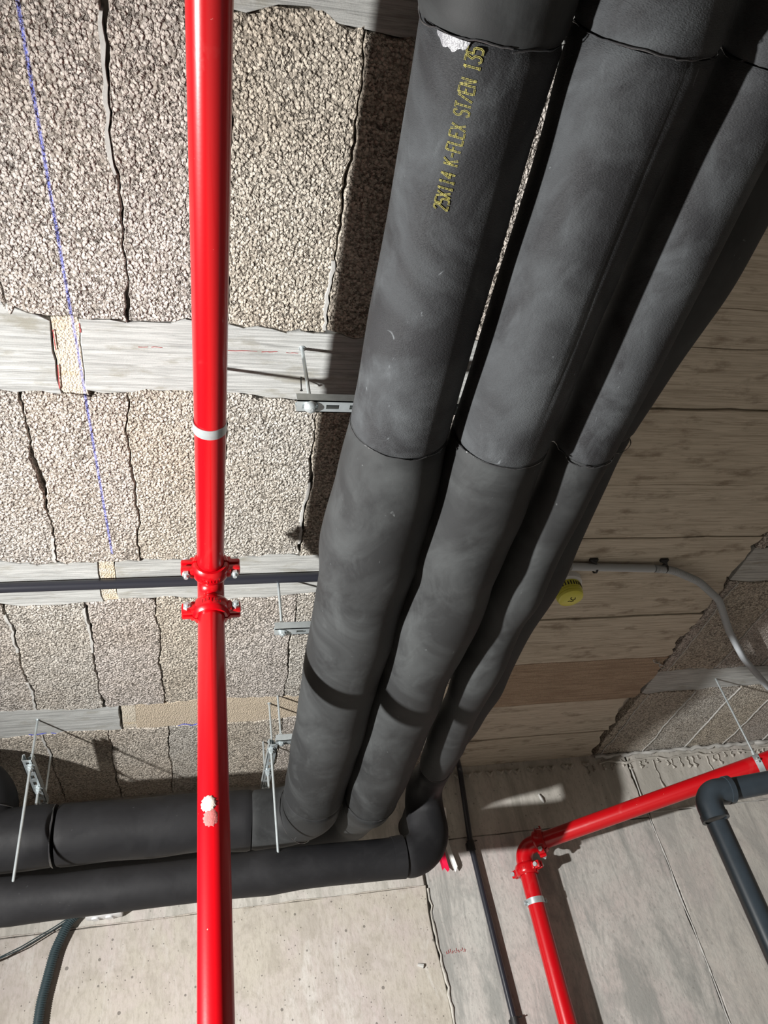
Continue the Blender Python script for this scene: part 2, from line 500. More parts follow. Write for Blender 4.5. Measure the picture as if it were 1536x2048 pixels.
def make_row(k, xs, right=False):
    y0, y1 = ROWS[k]
    e0 = edge_y(k, 1)
    e1 = edge_y(k + 1, 0) if k < 3 else (lambda x: WY + .02)
    for i in range(len(xs) - 1):
        s0, s1 = 1000 * k + 10 * i + (400 if right else 0), 1000 * k + 10 * (i + 1) + (400 if right else 0)
        g0 = half_gap(s0, OPEN.get((k, i), .0012) if not right else .0030)
        g1 = half_gap(s1, OPEN.get((k, i + 1), .0012) if not right else .0030)
        l0, l1 = joint_line(xs[i], s0 + 5), joint_line(xs[i + 1], s1 + 5)
        sl0, sl1 = half_gap(s0 + 77, .0026), half_gap(s1 + 78, .0026)
        a = outline(lambda y: l0(y) + g0(y), lambda y: l1(y) - g1(y),
                    lambda x: e0(x) + sl0(x * 1.7), lambda x: e1(x) - sl1(x * 1.7), xs[i] + .004, xs[i+1] - .004, y0 + .006, y1 - .006, 16, 60 if not right else 26)
        slab_piece('block', a, H - .001 + rng.uniform(-.0018, .0016), M['block'], ceiling, .0035)
    # mortar squeezed into parts of the joints
    for i in range(1, len(xs) - 1):
        s1 = 1000 * k + 10 * i + (400 if right else 0)
        l1 = joint_line(xs[i], s1 + 5)
        spans = [(y0 + .01, y1 - .01)] if right else {(0, 4): [(.40, .66)], (0, 6): [(.8, .97)], (1, 3): [(1.66, 1.76)], (1, 6): [(1.45, 1.70)],
                 (2, 2): [(2.0, 2.2), (2.38, 2.56)], (2, 3): [(1.98, 2.22)], (3, 2): [(2.76, 2.95)]}.get((k, i), [])
        for (ya, yb) in spans:
            ys = np.linspace(ya, yb, 26 if right else 18)
            off = -.0045 if not right else 0
            wv = [(.0032 if right else .0044) * (.55 + .45 * math.sin(y * 37 + i) ** 2) for y in ys]
            pts = [(l1(y) + off - w, y) for y, w in zip(ys, wv)] + [(l1(y) + off + w, y) for y, w in zip(ys[::-1], wv[::-1])]
            slab_piece('mortar_joint', pts[::-1], H - (.0042 if right else .0034), M['mortar'], ceiling, .0012)
for k in range(4):
    make_row(k, JX[k])
    make_row(k, JR, True)

# --- ribs: rows of board-marked concrete with cream infill where two boards meet
def rib_piece(name, k, xa, xb, mat, dz=0., skew=0.):
    e0, e1 = edge_y(k, 0), edge_y(k, 1)
    y0, y1 = RIBS[k]
    l0 = lambda y: xa + skew * (y - y0) + float(wob(y, int(900 + xa * 77) , .0012, .1))
    l1 = lambda y: xb + skew * (y - y0) + float(wob(y, int(900 + xb * 77), .0012, .1))
    a = outline(l0, l1, lambda x: e0(x) + .0006, lambda x: e1(x) - .0006, xa, xb, y0 + .004, y1 - .004, 40, 8)
    return slab_piece(name, a, H + dz, mat, ceiling, .0015)
for k, cuts in {0: [(-1.06, .95, 'board')],
                1: [(-1.06, -.307, 'board'), (-.304, -.251, 'filler'), (-.249, .95, 'board')],
                2: [(-1.06, -.290, 'board'), (-.288, -.247, 'filler'), (-.244, .95, 'board')],
                3: [(-1.06, -.300, 'board'), (-.291, -.243, 'filler'), (-.242, .95, 'ochre')]}.items():
    for (xa, xb, mt) in cuts:
        rib_piece({'board': 'rib_board', 'filler': 'rib_infill', 'ochre': 'rib_board'}[mt], k, xa, xb,
                  M[mt], {'board': .0004, 'filler': .003, 'ochre': .001}[mt] + (.0012 if (k, xa) == (2, -.244) else 0), -.03)
    rib_piece('rib_board', k, 1.846, 3.03, M['board'], .0006)
# loose marks on the boards: red setting-out strokes, blue smears
def mark(name, pts, w, mat, z=H - .0006):
    pts = np.array(pts, float); m = len(pts)
    d = np.gradient(pts, axis=0); d /= np.linalg.norm(d, axis=1)[:, None]
    nrm = np.stack([-d[:, 1], d[:, 0]], 1)
    ww = w * rng.uniform(.35, 1., m)[:, None]
    a, b = pts + nrm * ww, pts - nrm * ww
    v = [(x, y, z) for x, y in a] + [(x, y, z) for x, y in b] + [(x, y, z + .0008) for x, y in a] + [(x, y, z + .0008) for x, y in b]
    f = [(i, i + 1, m + i + 1, m + i) for i in range(m - 1)] + [(2*m + i, 3*m + i, 3*m + i + 1, 2*m + i + 1) for i in range(m - 1)]
    return link(name, v, f, mat, ceiling)
for xa, xb in ((-.135, -.115), (-.108, -.085), (.05, .12), (.13, .165), (.185, .212)):
    xs = np.linspace(xa, xb, 7); mark('red_mark', np.stack([xs, 1.034 + wob(xs, 3, .0008, .05)], 1), .0009, M['redchalk'])
for (xa, ya, xb, yb) in ((-.249, .982, -.2485, 1.004), (-.3052, 1.09, -.310, 1.155), (-.303, 1.0, -.304, 1.05)):
    t = np.linspace(0, 1, 9)[:, None]; mark('red_mark', np.array([[xa, ya]]) * (1-t) + np.array([[xb, yb]]) * t, .0016, M['redchalk'])
for (xa, xb, y) in ((-.62, -.56, 2.735), (-.545, -.50, 2.738), (.255, .31, .300), (-.10, -.02, 2.742)):
    xs = np.linspace(xa, xb, 12); mark('blue_mark', np.stack([xs, y + wob(xs, 5, .004, .1)], 1), .0035, M['bluechalk'])

# --- solid strip: soffit cast on planks
PJ = [.15, .40, .63, .857, .972, 1.17, 1.46, 1.705, 1.925, 2.15, 2.30, 2.449, 2.781, 3.08, WY + .02]
def solid_edge(y):
    return 1.838 + float(wob(y, 61, .012, .45)) + float(wob(y, 62, .005, .06)) - (.030 if 2.78 < y < 3.2 else 0)
for i in range(len(PJ) - 1):
    ya, yb = PJ[i] + .0016, PJ[i + 1] - .0016
    sk = lambda x, s=i: float(wob(x, 40 + s, .0016, .5))
    e1 = lambda x, s=i + 1: PJ[s] - .0016 + float(wob(x, 40 + s, .0016, .5))
    e0 = lambda x, s=i: PJ[s] + .0016 + float(wob(x, 40 + s, .0016, .5))
    a = outline(lambda y: .953, solid_edge, e0, e1, .953, 1.83, ya + .002, yb - .002, 18, 10)
    slab_piece('soffit_plank', a, H + [.0, .003, -.002, .002, .004, -.001, .002, .0, .003, -.002, 0, .001, .003, 0][i],
               M['plankbrown'] if i == 11 else M['plank'], ceiling, .002)
# flap of cement skin hanging at the border of the solid strip
mb = MB()
for (x, y, r) in ((1.79, 2.47, .012), (1.835, 2.515, .010)):
    mb.tube([(x + r * math.cos(t), y + r * math.sin(t) * .7, H - .006 - .006 * math.sin(t * 1.5)) for t in np.linspace(0, 4.2, 12)], .0022, 6)
mb.tube([(1.79, 2.475, H - .004), (1.815, 2.49, H - .012), (1.84, 2.512, H - .005)], .0028, 6)
mb.done('cement_flake', M['mortar'], ceiling)

# --- back wall panels
def wall_panel(name, x0, x1, z0, z1, yf, mat, seed, wl=.004, wr=.004):
    n = 26
    zs = np.linspace(z0, z1, n); xs = np.linspace(x0, x1, 16)
    pts = [(x, z0) for x in xs[:-1]] + [(x1 + float(wob(z, seed, wr, .5)) + float(wob(z, seed + 3, wr * .4, .06)), z) for z in zs[:-1]] \
        + [(x, z1 + float(wob(x, seed + 1, .0015, .3))) for x in xs[::-1][:-1]] + [(x0 + float(wob(z, seed + 2, wl, .5)), z) for z in zs[::-1][:-1]]
    o = np.array(pts); c = o.mean(0); m = len(o)
    inn = o + (c - o) / np.linalg.norm(c - o, axis=1)[:, None] * .004
    v = [(x, WY + .032, z) for x, z in o] + [(x, yf + .003, z) for x, z in o] + [(x, yf, z) for x, z in inn]
    f = []
    for i in range(m):
        j = (i + 1) % m
        f += [(i, j, m + j, m + i), (m + i, m + j, 2*m + j, 2*m + i)]
    f.append(tuple(2*m + i for i in range(m)))
    return link(name, v, [q[::-1] for q in f][::1], mat, wall_back)
wall_panel('wall_panel', X0, .893, FZ, .952, WY - .002, M['wallA'], 11, 0, .007)
wall_panel('wall_panel', X0, .893, .956, H + .03, WY + .003, M['wallT'], 12, 0, .004)
wall_panel('wall_panel', .902, 2.012, FZ, 1.128, WY + .001, M['wallB'], 13, .005, .004)
wall_panel('wall_panel', .902, 2.012, 1.131, H + .03, WY + .0035, M['wallT'], 14, .004, .004)
wall_panel('wall_panel', 2.020, X1, FZ, 1.148, WY - .001, M['wallC'], 15, .004, 0)
wall_panel('wall_panel', 2.020, X1, 1.152, H + .03, WY + .004, M['wallT'], 16, .004, 0)
def ridge(pts, r, name='seam_ridge', mat='mortar'):
    pts = np.array(pts); m = len(pts)
    rr = r * np.random.default_rng(m).uniform(.45, 1., m)
    v, f = tube_geo(pts, rr, 7)
    return link(name, v, f, M[mat], wall_back, True)
zs = np.linspace(-.4, .94, 60)
ridge(np.stack([.899 + wob(zs, 3, .005, .4) + wob(zs, 4, .002, .05), np.full(60, WY - .001), zs], 1), .0065, mat='wallT')
zs = np.linspace(-.4, 1.36, 70)
ridge(np.stack([2.016 + wob(zs, 5, .002, .5), np.full(70, WY - .001), zs], 1), .004, mat='mortar')
xs = np.linspace(-1.2, .89, 80)
ridge(np.stack([xs, np.full(80, WY - .001), .954 + wob(xs, 6, .0015, .4)], 1), .0032, mat='wallA')
xs = np.linspace(2.02, 3.2, 50)
ridge(np.stack([xs, np.full(50, WY), 1.150 + wob(xs, 8, .003, .2)], 1), .005)
# mortar fillet and cement runs along the top right of the wall
xs = np.linspace(1.85, 3.2, 70)
ridge(np.stack([xs, WY - .006 + wob(xs, 9, .003, .12), H - .012 + wob(xs, 10, .003, .15)], 1), .013, 'mortar_fillet')
xs = np.linspace(1.86, 3.2, 60)
ridge(np.stack([xs, WY - .002 + 0 * xs, H - .045 + wob(xs, 12, .006, .2)], 1), .007, 'mortar_fillet', 'wallT')
for i in range(30):
    x = 1.80 + i * .038 + rng.uniform(-.012, .012)
    L = rng.choice([.02, .03, .05, .09, .14], p=[.3, .3, .2, .12, .08])
    z0 = H - .035 - rng.uniform(0, .02)
    zz = np.linspace(0, 1, 9)
    pts = np.stack([x + wob(zz, i, .003, .7), np.full(9, WY + .0005), z0 - zz * L], 1)
    rr = .0035 + .003 * (zz > .75) - .0012 * (zz > .3) * (zz < .7)
    v, f = tube_geo(pts, rr * rng.uniform(.8, 1.4), 7)
    link('cement_run', v, f, M['wallT'], wall_back, True)
# ragged cement line above the shaded part of the wall
for i in range(16):
    x = .95 + i * .054 + rng.uniform(-.02, .02)
    mb = MB().tube([(x, WY + .002, H - .035), (x + .012, WY - .006, H - .045 - rng.uniform(0, .015)), (x + .03, WY + .002, H - .036)], [.006, .010, .005], 7)
    mb.done('cement_run', M['wallT'], wall_back, True)
# torn hole and spalls
MB().tube([(1.507, WY - .001, 1.285), (1.512, WY - .004, 1.262), (1.520, WY - .001, 1.245)], [.004, .007, .004], 7).done('cement_flake', M['mortar'], wall_back, True)
MB().tube([(.800, WY - .003, .668), (.822, WY - .006, .660)], [.006, .009], 7).done('cement_flake', M['mortar'], wall_back, True)
# red pencil figures on the grey panel, too faint to read
mb = MB()
for i, h in enumerate((.010, .012, .012, .010, .004, .011, .010, .003, .009, .011)):
    x = .925 + i * .0085
    mb.box((x, WY, .695 + .003 * (i % 3)), (.0015, .0016, h)); mb.box((x + .003, WY, .692 + .004 * (i % 2)), (.005, .0016, .0014))
mb.done('red_pencil_mark', M['redchalk'], wall_back)

# ------------------------------------------------------------------ insulated pipes
def sleeve(name, P, r, mat, parent, n=56, seed=0, lump=.0012, crease=None, capr=True):
    m = len(P)
    s = np.r_[0, np.cumsum(np.linalg.norm(np.diff(P, axis=0), axis=1))]
    a = np.linspace(0, 2*np.pi, n, endpoint=False)
    rg = np.random.default_rng(seed)
    mod = np.zeros((m, n))
    for k in range(7):
        mod += lump * rg.uniform(.3, 1) * np.sin(s[:, None] * rg.uniform(4, 26) + rg.integers(1, 4) * a[None, :] + rg.uniform(0, 6.28))
    if crease is not None:
        ang, dep, wid = crease
        d = (a - ang + np.pi) % (2*np.pi) - np.pi
        cen = d[None, :] - (.10 * np.sin(s * 2.1 + 1))[:, None]
        mod += -dep * np.exp(-(cen / wid)**2) + dep * .45 * np.exp(-((cen - 2.2 * wid) / wid)**2)
    # softened ends
    e = np.minimum(s, s[-1] - s)
    mod += -(.004 * np.exp(-e / .004))[:, None]
    v, f = tube_geo(P, r, n, True, mod)
    return link(name, v, f, mat, parent, True)
def yline(x, z, y0, y1, step=.012):
    ys = np.linspace(y0, y1, max(4, int((y1 - y0) / step)))
    return np.stack([np.full_like(ys, x), ys, np.full_like(ys, z)], 1), ys
def seam_ring(name, c, ax, r, w, mat, parent, seed, ragged=.002, th=.0022, a0=0, a1=2*math.pi):
    """bead of glue squeezed out around a joint"""
    ax = Vector(ax).normalized(); u = ax.orthogonal().normalized()
    if abs(ax.y) > .9: u = Vector((0, 0, -1))
    v_ = ax.cross(u)
    n = 90
    rg = np.random.default_rng(seed)
    t = np.linspace(a0, a1, n)
    off = wob(t, seed, ragged, 2.1) + wob(t, seed + 1, ragged * .25, .7)
    rr = np.clip(th * (.35 + .75 * np.abs(np.sin(t * 2.1 + seed)) + rg.uniform(-.1, .2, n)), .0005, None)
    P = np.array([tuple(Vector(c) + ax * o + (u * math.cos(k) + v_ * math.sin(k)) * r) for k, o in zip(t, off)])
    v, f = tube_geo(P, rr, 6)
    return link(name, v, f, mat, parent, True)

# frames(): U starts along +z for pipes running along y, V = T x U = +x  ->  angle a: 0 top, pi/2 +x, pi bottom
# --- pipe 1 (nearest the red pipe) with its elbow and the upper lateral run
KY = 1.12
def yl(x, z, y0, y1, step=.012):
    P, ys = yline(x, z, y0 * KY, y1 * KY, step)
    return P, ys / KY
def prof(ys, k, r): return smooth_interp(ys, k, r) * KY
p1 = thing('insulated_pipe', (.359, .8, 1.067), 'thick black insulated pipe with yellow lettering, leftmost of the overhead bundle', 'pipe', 'black insulated pipes')
X, Z = .359, 1.067
P, ys = yl(X, Z, -.75, .2245)
sleeve('insulation_sleeve', P, prof(ys, [-.75, 0, .12, .2, .226], [.083, .083, .085, .087, .0865]), M['rub'], p1, seed=1)
P, ys = yl(X, Z, .2265, .8175, .008)
sleeve('insulation_sleeve', P, prof(ys, [.22, .3, .45, .6, .74, .82], [.0835, .0815, .0805, .0815, .082, .084]), M['rub_new'], p1, seed=2, lump=.0006, crease=(math.pi - .52, .0012, .05), n=72)
s2y = [.8195, .85, .90, .97, 1.06, 1.13, 1.2, 1.3, 1.45, 1.6, 1.8, 1.95, 2.1, 2.3, 2.5]
s2r = [.0835, .0855, .090, .0940, .0985, .1005, .0955, .0940, .0955, .0930, .0930, .0945, .0920, .0905, .0895]
P, ys = yl(X, Z, .8190, 2.27)
sleeve('insulation_sleeve', P, prof(ys, s2y, s2r), M['rub'], p1, seed=3, lump=.0011)
ye = 2.27 * KY
AY = 2.785
bend = fillet([(X, ye + .002, Z), (X, AY, Z + .010), (.0, AY, 1.09)], [.13])
bend = bend[bend[:, 0] > .150]
sleeve('insulation_elbow', bend, np.linspace(.1005, .101, len(bend)), M['rub'], p1, seed=4, lump=.0012)
P = fillet([tuple(bend[-1]), (.06, AY, 1.092), (-.62, AY, 1.098), (-2.6, AY, 1.098)], [.3, .5])
xs_ = P[:, 0]
rA = np.interp(-xs_, [-.13, 0, .1, .42, .5, .57, .66, .8, 3], [.101, .0995, .100, .0995, .101, .104, .101, .100, .100])
k = int(np.argmin(np.abs(xs_ + .50)))
sleeve('insulation_sleeve', P[:k], rA[:k], M['rub_clean'], p1, seed=5, lump=.0014)
sleeve('insulation_sleeve', P[k:], rA[k:] + .0005, M['rub_clean'], p1, seed=6, lump=.0016)
seam_ring('glue_seam', P[k], (1, 0, 0), .0995, .004, M['glue'], p1, 22, .001, .0030)
kb = int(np.argmax(bend[:, 1] > AY - .036))
seam_ring('glue_seam', bend[kb], bend[kb + 1] - bend[kb - 1], .1008, .004, M['glue'], p1, 26, .0012, .0020)
seam_ring('glue_seam', (X, .2255 * KY, Z), (0, 1, 0), .0848 * KY, .004, M['glue'], p1, 23, .003, .0012)
seam_ring('glue_seam', (X, .8182 * KY, Z), (0, 1, 0), .0833 * KY, .004, M['glue'], p1, 24, .0015, .0010)
seam_ring('glue_seam', (X, ye + .001, Z), (0, 1, 0), .1000, .004, M['glue'], p1, 25, .001, .0010)
# silver smear of old glue beside the first seam
def patch_on_pipe(name, xc, zc, r, cells, mat, parent, th=.0012):
    """cells: list of polygons in (y, angle) with angle 0 = straight down, + = +x side"""
    mb = MB()
    for poly in cells:
        top = [(xc + (r + th) * math.sin(a), y, zc - (r + th) * math.cos(a)) for y, a in poly]
        bot = [(xc + (r - .002) * math.sin(a), y, zc - (r - .002) * math.cos(a)) for y, a in poly]
        m = len(poly)
        mb.add(top + bot, [tuple(range(m))] + [(i, m + i, m + (i+1) % m, (i+1) % m) for i in range(m)])
    return mb.done(name, mat, parent)
cells = []
aa = np.linspace(math.radians(-60), math.radians(-31), 15)
for a_, b_ in zip(aa[:-1], aa[1:]):
    w0 = .013 * math.sin((a_ - aa[0]) / (aa[-1] - aa[0]) * math.pi) ** .6 + .001
    w1 = .013 * math.sin((b_ - aa[0]) / (aa[-1] - aa[0]) * math.pi) ** .6 + .001
    cells.append([(.2546, a_), (.2546, b_), (.2546 + w1 + .002 * math.sin(b_ * 40), b_), (.2546 + w0 + .002 * math.sin(a_ * 40), a_)])
patch_on_pipe('glue_smear', X, Z, .0838 * KY, cells, M['gluegrey'], p1, .0012)

# --- stencilled lettering
GL = {'2': [[(0, 5), (1, 6), (3, 6), (4, 5), (4, 4), (0, 0), (4, 0)]], '5': [[(4, 6), (0, 6), (0, 3.4), (3, 3.4), (4, 2.6), (4, .8), (3, 0), (0, 0)]],
      'X': [[(0, 0), (4, 6)], [(0, 6), (4, 0)]], '1': [[(1, 5), (2, 6), (2, 0)], [(1, 0), (3, 0)]], '4': [[(3, 0), (3, 6), (0, 2), (4, 2)]],
      'K': [[(0, 0), (0, 6)], [(4, 6), (0, 2.8)], [(1.2, 3.6), (4, 0)]], '-': [[(.4, 3), (3.6, 3)]], 'F': [[(0, 0), (0, 6), (4, 6)], [(0, 3.2), (3, 3.2)]],
      'L': [[(0, 6), (0, 0), (4, 0)]], 'E': [[(4, 6), (0, 6), (0, 0), (4, 0)], [(0, 3.2), (3, 3.2)]],
      'S': [[(4, 5), (3, 6), (1, 6), (0, 5), (0, 4), (1, 3.2), (3, 3), (4, 2), (4, 1), (3, 0), (1, 0), (0, 1)]],
      'T': [[(2, 0), (2, 6)], [(0, 6), (4, 6)]], '/': [[(0, 0), (4, 6)]], 'N': [[(0, 0), (0, 6), (4, 0), (4, 6)]],
      '3': [[(0, 6), (4, 6), (2, 3.4), (4, 2.4), (4, .8), (3, 0), (1, 0), (0, .8)]], ' ': []}
def lettering(text, xc, zc, rf, y_start, y_end, a_base, a_top, parent, mat):
    adv = (y_end - y_start) / len(text)
    cw = adv * .74 / 4
    r0 = rf((y_start + y_end) / 2)
    mb = MB()
    for i, ch in enumerate(text):
        for line in GL[ch]:
            for (g0, g1) in zip(line, line[1:]):
                p = [(y_start + i * adv + g[0] * cw, a_base + (a_top - a_base) * g[1] / 6) for g in (g0, g1)]
                q = np.array([(y, a * r0) for y, a in p]); d = q[1] - q[0]; d /= np.linalg.norm(d); nn = np.array([-d[1], d[0]])
                for off in (-.0008, .0008):
                    a0, a1 = q[0] - d * .0004 + nn * off, q[1] + d * .0004 + nn * off
                    segs = 4
                    for s_ in range(segs):
                        u0, u1 = a0 + (a1 - a0) * s_ / segs, a0 + (a1 - a0) * (s_ + .84) / segs
                        quad = [u0 + nn * .00036, u1 + nn * .00036, u1 - nn * .00036, u0 - nn * .00036]
                        v = [(xc + (rf(k[0]) + h) * math.sin(k[1] / r0), k[0], zc - (rf(k[0]) + h) * math.cos(k[1] / r0)) for h in (.0012, -.0012) for k in quad]
                        mb.add(v, [(0, 1, 2, 3), (0, 4, 5, 1), (1, 5, 6, 2), (2, 6, 7, 3), (3, 7, 4, 0)])
    return mb.done('lettering', mat, parent)
lt = lettering('25X114 K-FLEX ST/EN 135', X, Z, lambda y: float(smooth_interp(np.array([y / KY]), [.22, .3, .45, .6], [.0835, .0815, .0805, .0815])[0]) * KY + .0006, .4575, .2560, math.radians(-20.5), math.radians(-32.5), p1, M['print'])
lt['label'] = 'yellow stencilled lettering on the black insulation'

# --- pipe 2
p2 = thing('insulated_pipe', (.549, .8, 1.034), 'thick black insulated pipe with a lengthwise glued crease, second from left overhead', 'pipe', 'black insulated pipes')
X, Z = .549, 1.034
P, ys = yl(X, Z, -.75, .2050)
sleeve('insulation_sleeve', P, prof(ys, [-.75, 0, .14, .19, .206], [.079, .079, .080, .085, .0855]), M['rub_new'], p2, seed=11, lump=.0008)
P, ys = yl(X, Z, .2070, .8085, .008)
sleeve('insulation_sleeve', P, prof(ys, [.2, .26, .32, .5, .7, .81], [.0845, .0845, .0815, .0815, .0815, .083]), M['rub_new'], p2, seed=12, lump=.0006, crease=(math.pi - .33, .0020, .03), n=84)
s2y = [.81, .87, .95, 1.03, 1.10, 1.17, 1.24, 1.30, 1.4, 1.6, 1.8, 1.95, 2.2, 2.4]
s2r = [.0835, .0855, .0875, .0910, .0940, .0880, .0915, .0955, .089, .083, .0865, .0885, .084, .080]
P, ys = yl(X, Z, .8100, 2.27)
sleeve('insulation_sleeve', P, prof(ys, s2y, s2r), M['rub'], p2, seed=13, lump=.0012)
ye = 2.27 * KY
b2 = fillet([(X, ye + .002, Z), (X, 2.63, Z + .010), (X, 3.0, 1.125), (.30, 3.02, 1.105), (-2.6, 3.02, 1.095)], [.4, .11, .3], .014)
sleeve('insulation_elbow', b2, np.interp(np.arange(len(b2)), [0, 6, 16], [.0895, .0870, .079]), M['rub'], p2, seed=14, lump=.001)
seam_ring('glue_seam', (X, .2060 * KY, Z), (0, 1, 0), .0845 * KY, .004, M['glue'], p2, 32, .0016, .0010)
seam_ring('glue_seam', (X, .8092 * KY, Z), (0, 1, 0), .0832 * KY, .004, M['glue'], p2, 33, .001, .0014)
seam_ring('glue_seam', (X, ye + .001, Z), (0, 1, 0), .0915, .004, M['glue'], p2, 34, .001, .0010)

# --- pipe 3 with riser and the lower lateral run
p3 = thing('insulated_pipe', (.722, .8, 1.025), 'slimmer black insulated pipe, third from left overhead, dropping into the lower lateral run', 'pipe', 'black insulated pipes')
X, Z = .722, 1.025
P, ys = yl(X, Z, -.75, .2085)
sleeve('insulation_sleeve', P, prof(ys, [-.75, .1, .21], [.0580, .0580, .0580]), M['rub_new'], p3, seed=21, lump=.0006)
P, ys = yl(X, Z, .2105, .82, .009)
sleeve('insulation_sleeve', P, prof(ys, [.2, .3, .6, .75, .83], [.0580, .0575, .0570, .0565, .0570]), M['rub_new'], p3, seed=22, lump=.0006)
ys = np.linspace(.822, 2.16, 110)
zz = Z + .035 * np.clip((ys - 1.6) / .56, 0, 1)**2
xx = X + .036 * np.clip((ys - 1.6) / .56, 0, 1)**2
r3 = prof(ys, [.82, .88, .95, 1.05, 1.15, 1.24, 1.33, 1.42, 1.5, 1.62, 1.75, 1.85, 1.95, 2.05, 2.17],
                   [.056, .054, .0525, .0525, .057, .0580, .050, .053, .0575, .054, .0485, .052, .0555, .051, .047])
sleeve('insulation_sleeve', np.stack([xx, ys * KY, zz], 1), r3, M['rub'], p3, seed=23, lump=.0010)
zB, yB = .860, 2.660
y3 = 2.162 * KY
rise = fillet([(xx[-1], y3, zz[-1]), (.758, yB - .006, 1.075), (.756, yB, zB), (.45, yB, zB)], [.088, .088])
L = np.r_[0, np.cumsum(np.linalg.norm(np.diff(rise, axis=0), axis=1))]
cutx = .655
keep = ~((rise[:, 0] < cutx) & (L > .35))
rise = rise[keep]; L = L[keep]
sleeve('insulation_elbow', rise, np.interp(L, [0, .06, .16, .26, 2], [.0528, .055, .064, .068, .069]), M['rub_clean'], p3, seed=24, lump=.0010)
P = fillet([(cutx - .002, yB, zB), (.35, yB, zB), (-2.6, yB, zB)], [.5])
rB = np.interp(-P[:, 0], [-.62, -.58, -.30, -.24, -.20, -.1, .45, .52, .58, .66, .75, 3], [.0665, .0655, .0655, .068, .070, .066, .065, .068, .071, .069, .066, .066])
sleeve('insulation_sleeve', P, rB, M['rub_clean'], p3, seed=25, lump=.0010)
MB().lathe((cutx - .02, yB, zB), (1, 0, 0), [(-.022, .060), (-.022, .0675), (.018, .0695), (.022, .060)], 48).done('insulation_collar', M['rub_clean'], p3, True)
seam_ring('glue_seam', (X, .2095 * KY, Z), (0, 1, 0), .0548 * KY, .004, M['glue'], p3, 42, .002, .0010)
seam_ring('glue_seam', (X, .821 * KY, Z), (0, 1, 0), .0555 * KY, .004, M['glue'], p3, 43, .005, .0013)
seam_ring('glue_seam', (xx[-1], y3, zz[-1]), (0, 1, .1), .0530, .004, M['glue'], p3, 44, .001, .0010)

# --- pipe 4, in the shade of the others
p4 = thing('insulated_pipe', (.89, .8, 1.19), 'black insulated pipe lost in the shade, rightmost and highest of the overhead bundle', 'pipe', 'black insulated pipes')
ys = np.linspace(-.75, (WY + .01) / KY, 260)
r4 = prof(ys, [-.75, .3, .62, .80, .90, .97, 1.05, 1.22, 1.36, 1.5, 1.67, 1.9, 2.05, 2.2, 2.6, 3.4],
                   [.076, .076, .072, .056, .047, .0440, .045, .055, .062, .058, .050, .058, .050, .046, .046, .046])
x4 = .886 - .02 * np.clip((ys - 1.9) / .5, 0, 1) + .010 * np.clip((.62 - ys) / .3, 0, 1)
z4 = 1.192 + 0 * ys
kk = int(np.argmin(np.abs(ys - .93)))
sleeve('insulation_sleeve', np.stack([x4, ys * KY, z4], 1)[:kk], r4[:kk], M['rub'], p4, seed=31)
sleeve('insulation_sleeve', np.stack([x4, ys * KY + .001, z4], 1)[kk - 1:], r4[kk - 1:], M['rub'], p4, seed=32)
seam_ring('glue_seam', (.886, .93 * KY, 1.192), (0, 1, 0), .050 * KY, .004, M['glue'], p4, 51, .002, .0012)

# --- riser at the left edge
p5 = thing('insulated_pipe', (-.728, 2.785, 1.1), 'short black insulated riser with a bend, above the lateral runs at left edge', 'pipe', 'black insulated pipes')
P = fillet([(-.728, AY, 1.165), (-.728, AY, 1.305), (-2.6, AY, 1.305)], [.115])
sleeve('insulation_elbow', P, np.full(len(P), .1005), M['rub_clean'], p5, seed=41)
seam_ring('glue_seam', (-.728, AY, 1.186), (0, 0, 1), .1025, .004, M['glue'], p5, 61, .001, .002)

# ------------------------------------------------------------------ red sprinkler pipes
def coupling(parent, c, axis, ear, r, ln=.046, bolt_tip=1):
    """two-piece grooved coupling: half rings with bolt ears"""
    a = Vector(axis).normalized(); e = Vector(ear); e = (e - a * e.dot(a)).normalized(); b = a.cross(e)
    if bolt_tip < 0: b = -b; 
    A = Matrix((e, a, e.cross(a))).transposed()
    c = Vector(c)
    for h in (1, -1):
        bb = b * h
        mb = MB()
        prof = [(-ln/2, r + .001), (-ln/2, r + .0075), (-ln*.36, r + .0125), (-ln*.20, r + .0145), (ln*.20, r + .0145), (ln*.36, r + .0125), (ln/2, r + .0075), (ln/2, r + .001)]
        ref = e
        # half ring: from e through bb to -e
        sgn = 1 if a.cross(e).dot(bb) > 0 else -1
        mb.lathe(c, a * sgn, prof, 22, math.radians(4), math.radians(176), ref)
        for s in (1, -1):
            pc = c + e * s * (r + .023) + bb * .0095
            mb.box(pc, (.034, ln * .66, .013), A, .0055)
            # sloping web joining ear and ring
            mb.box(c + e * s * (r + .009) + bb * .014, (.018, ln * .62, .020), A @ Matrix.Rotation(.0, 3, 'Y'), .005)
        # raised foundry marks on the back of the half
        for q in range(7):
            t = math.radians(62 + q * 9.3)
            d = e * math.cos(t) + bb * math.sin(t)
            tang = (-e * math.sin(t) + bb * math.cos(t))
            A2 = Matrix((tang, a, d)).transposed()
            w = [.0022, .0034, .0018][q % 3]
            mb.box(c + d * (r + .0148) + a * (.002 * ((q * 5) % 3 - 1)), (w, .0085, .0014), A2)
            mb.box(c + d * (r + .0148) + a * (.0035 - .0035 * (q % 3)), (.0042, .0018, .0014), A2)
        part = mb.done('coupling_half', M['red'], parent, True)
        if h == 1:
            for s in (1, -1):
                pc = c + e * s * (r + .0265)
                m2 = MB().cyl(pc - b * .024, pc + b * .034, .0050, 12)
                m2.cyl(pc + b * .0165, pc + b * .0255, .0098, 6)
                m2.cyl(pc - b * .0255, pc - b * .0165, .0092, 16)
                for k in range(5):
                    m2.cyl(pc + b * (.026 + k * .0017), pc + b * (.0268 + k * .0017), .0055, 12)
                m2.done('bolt', M['zinc'], part, True)

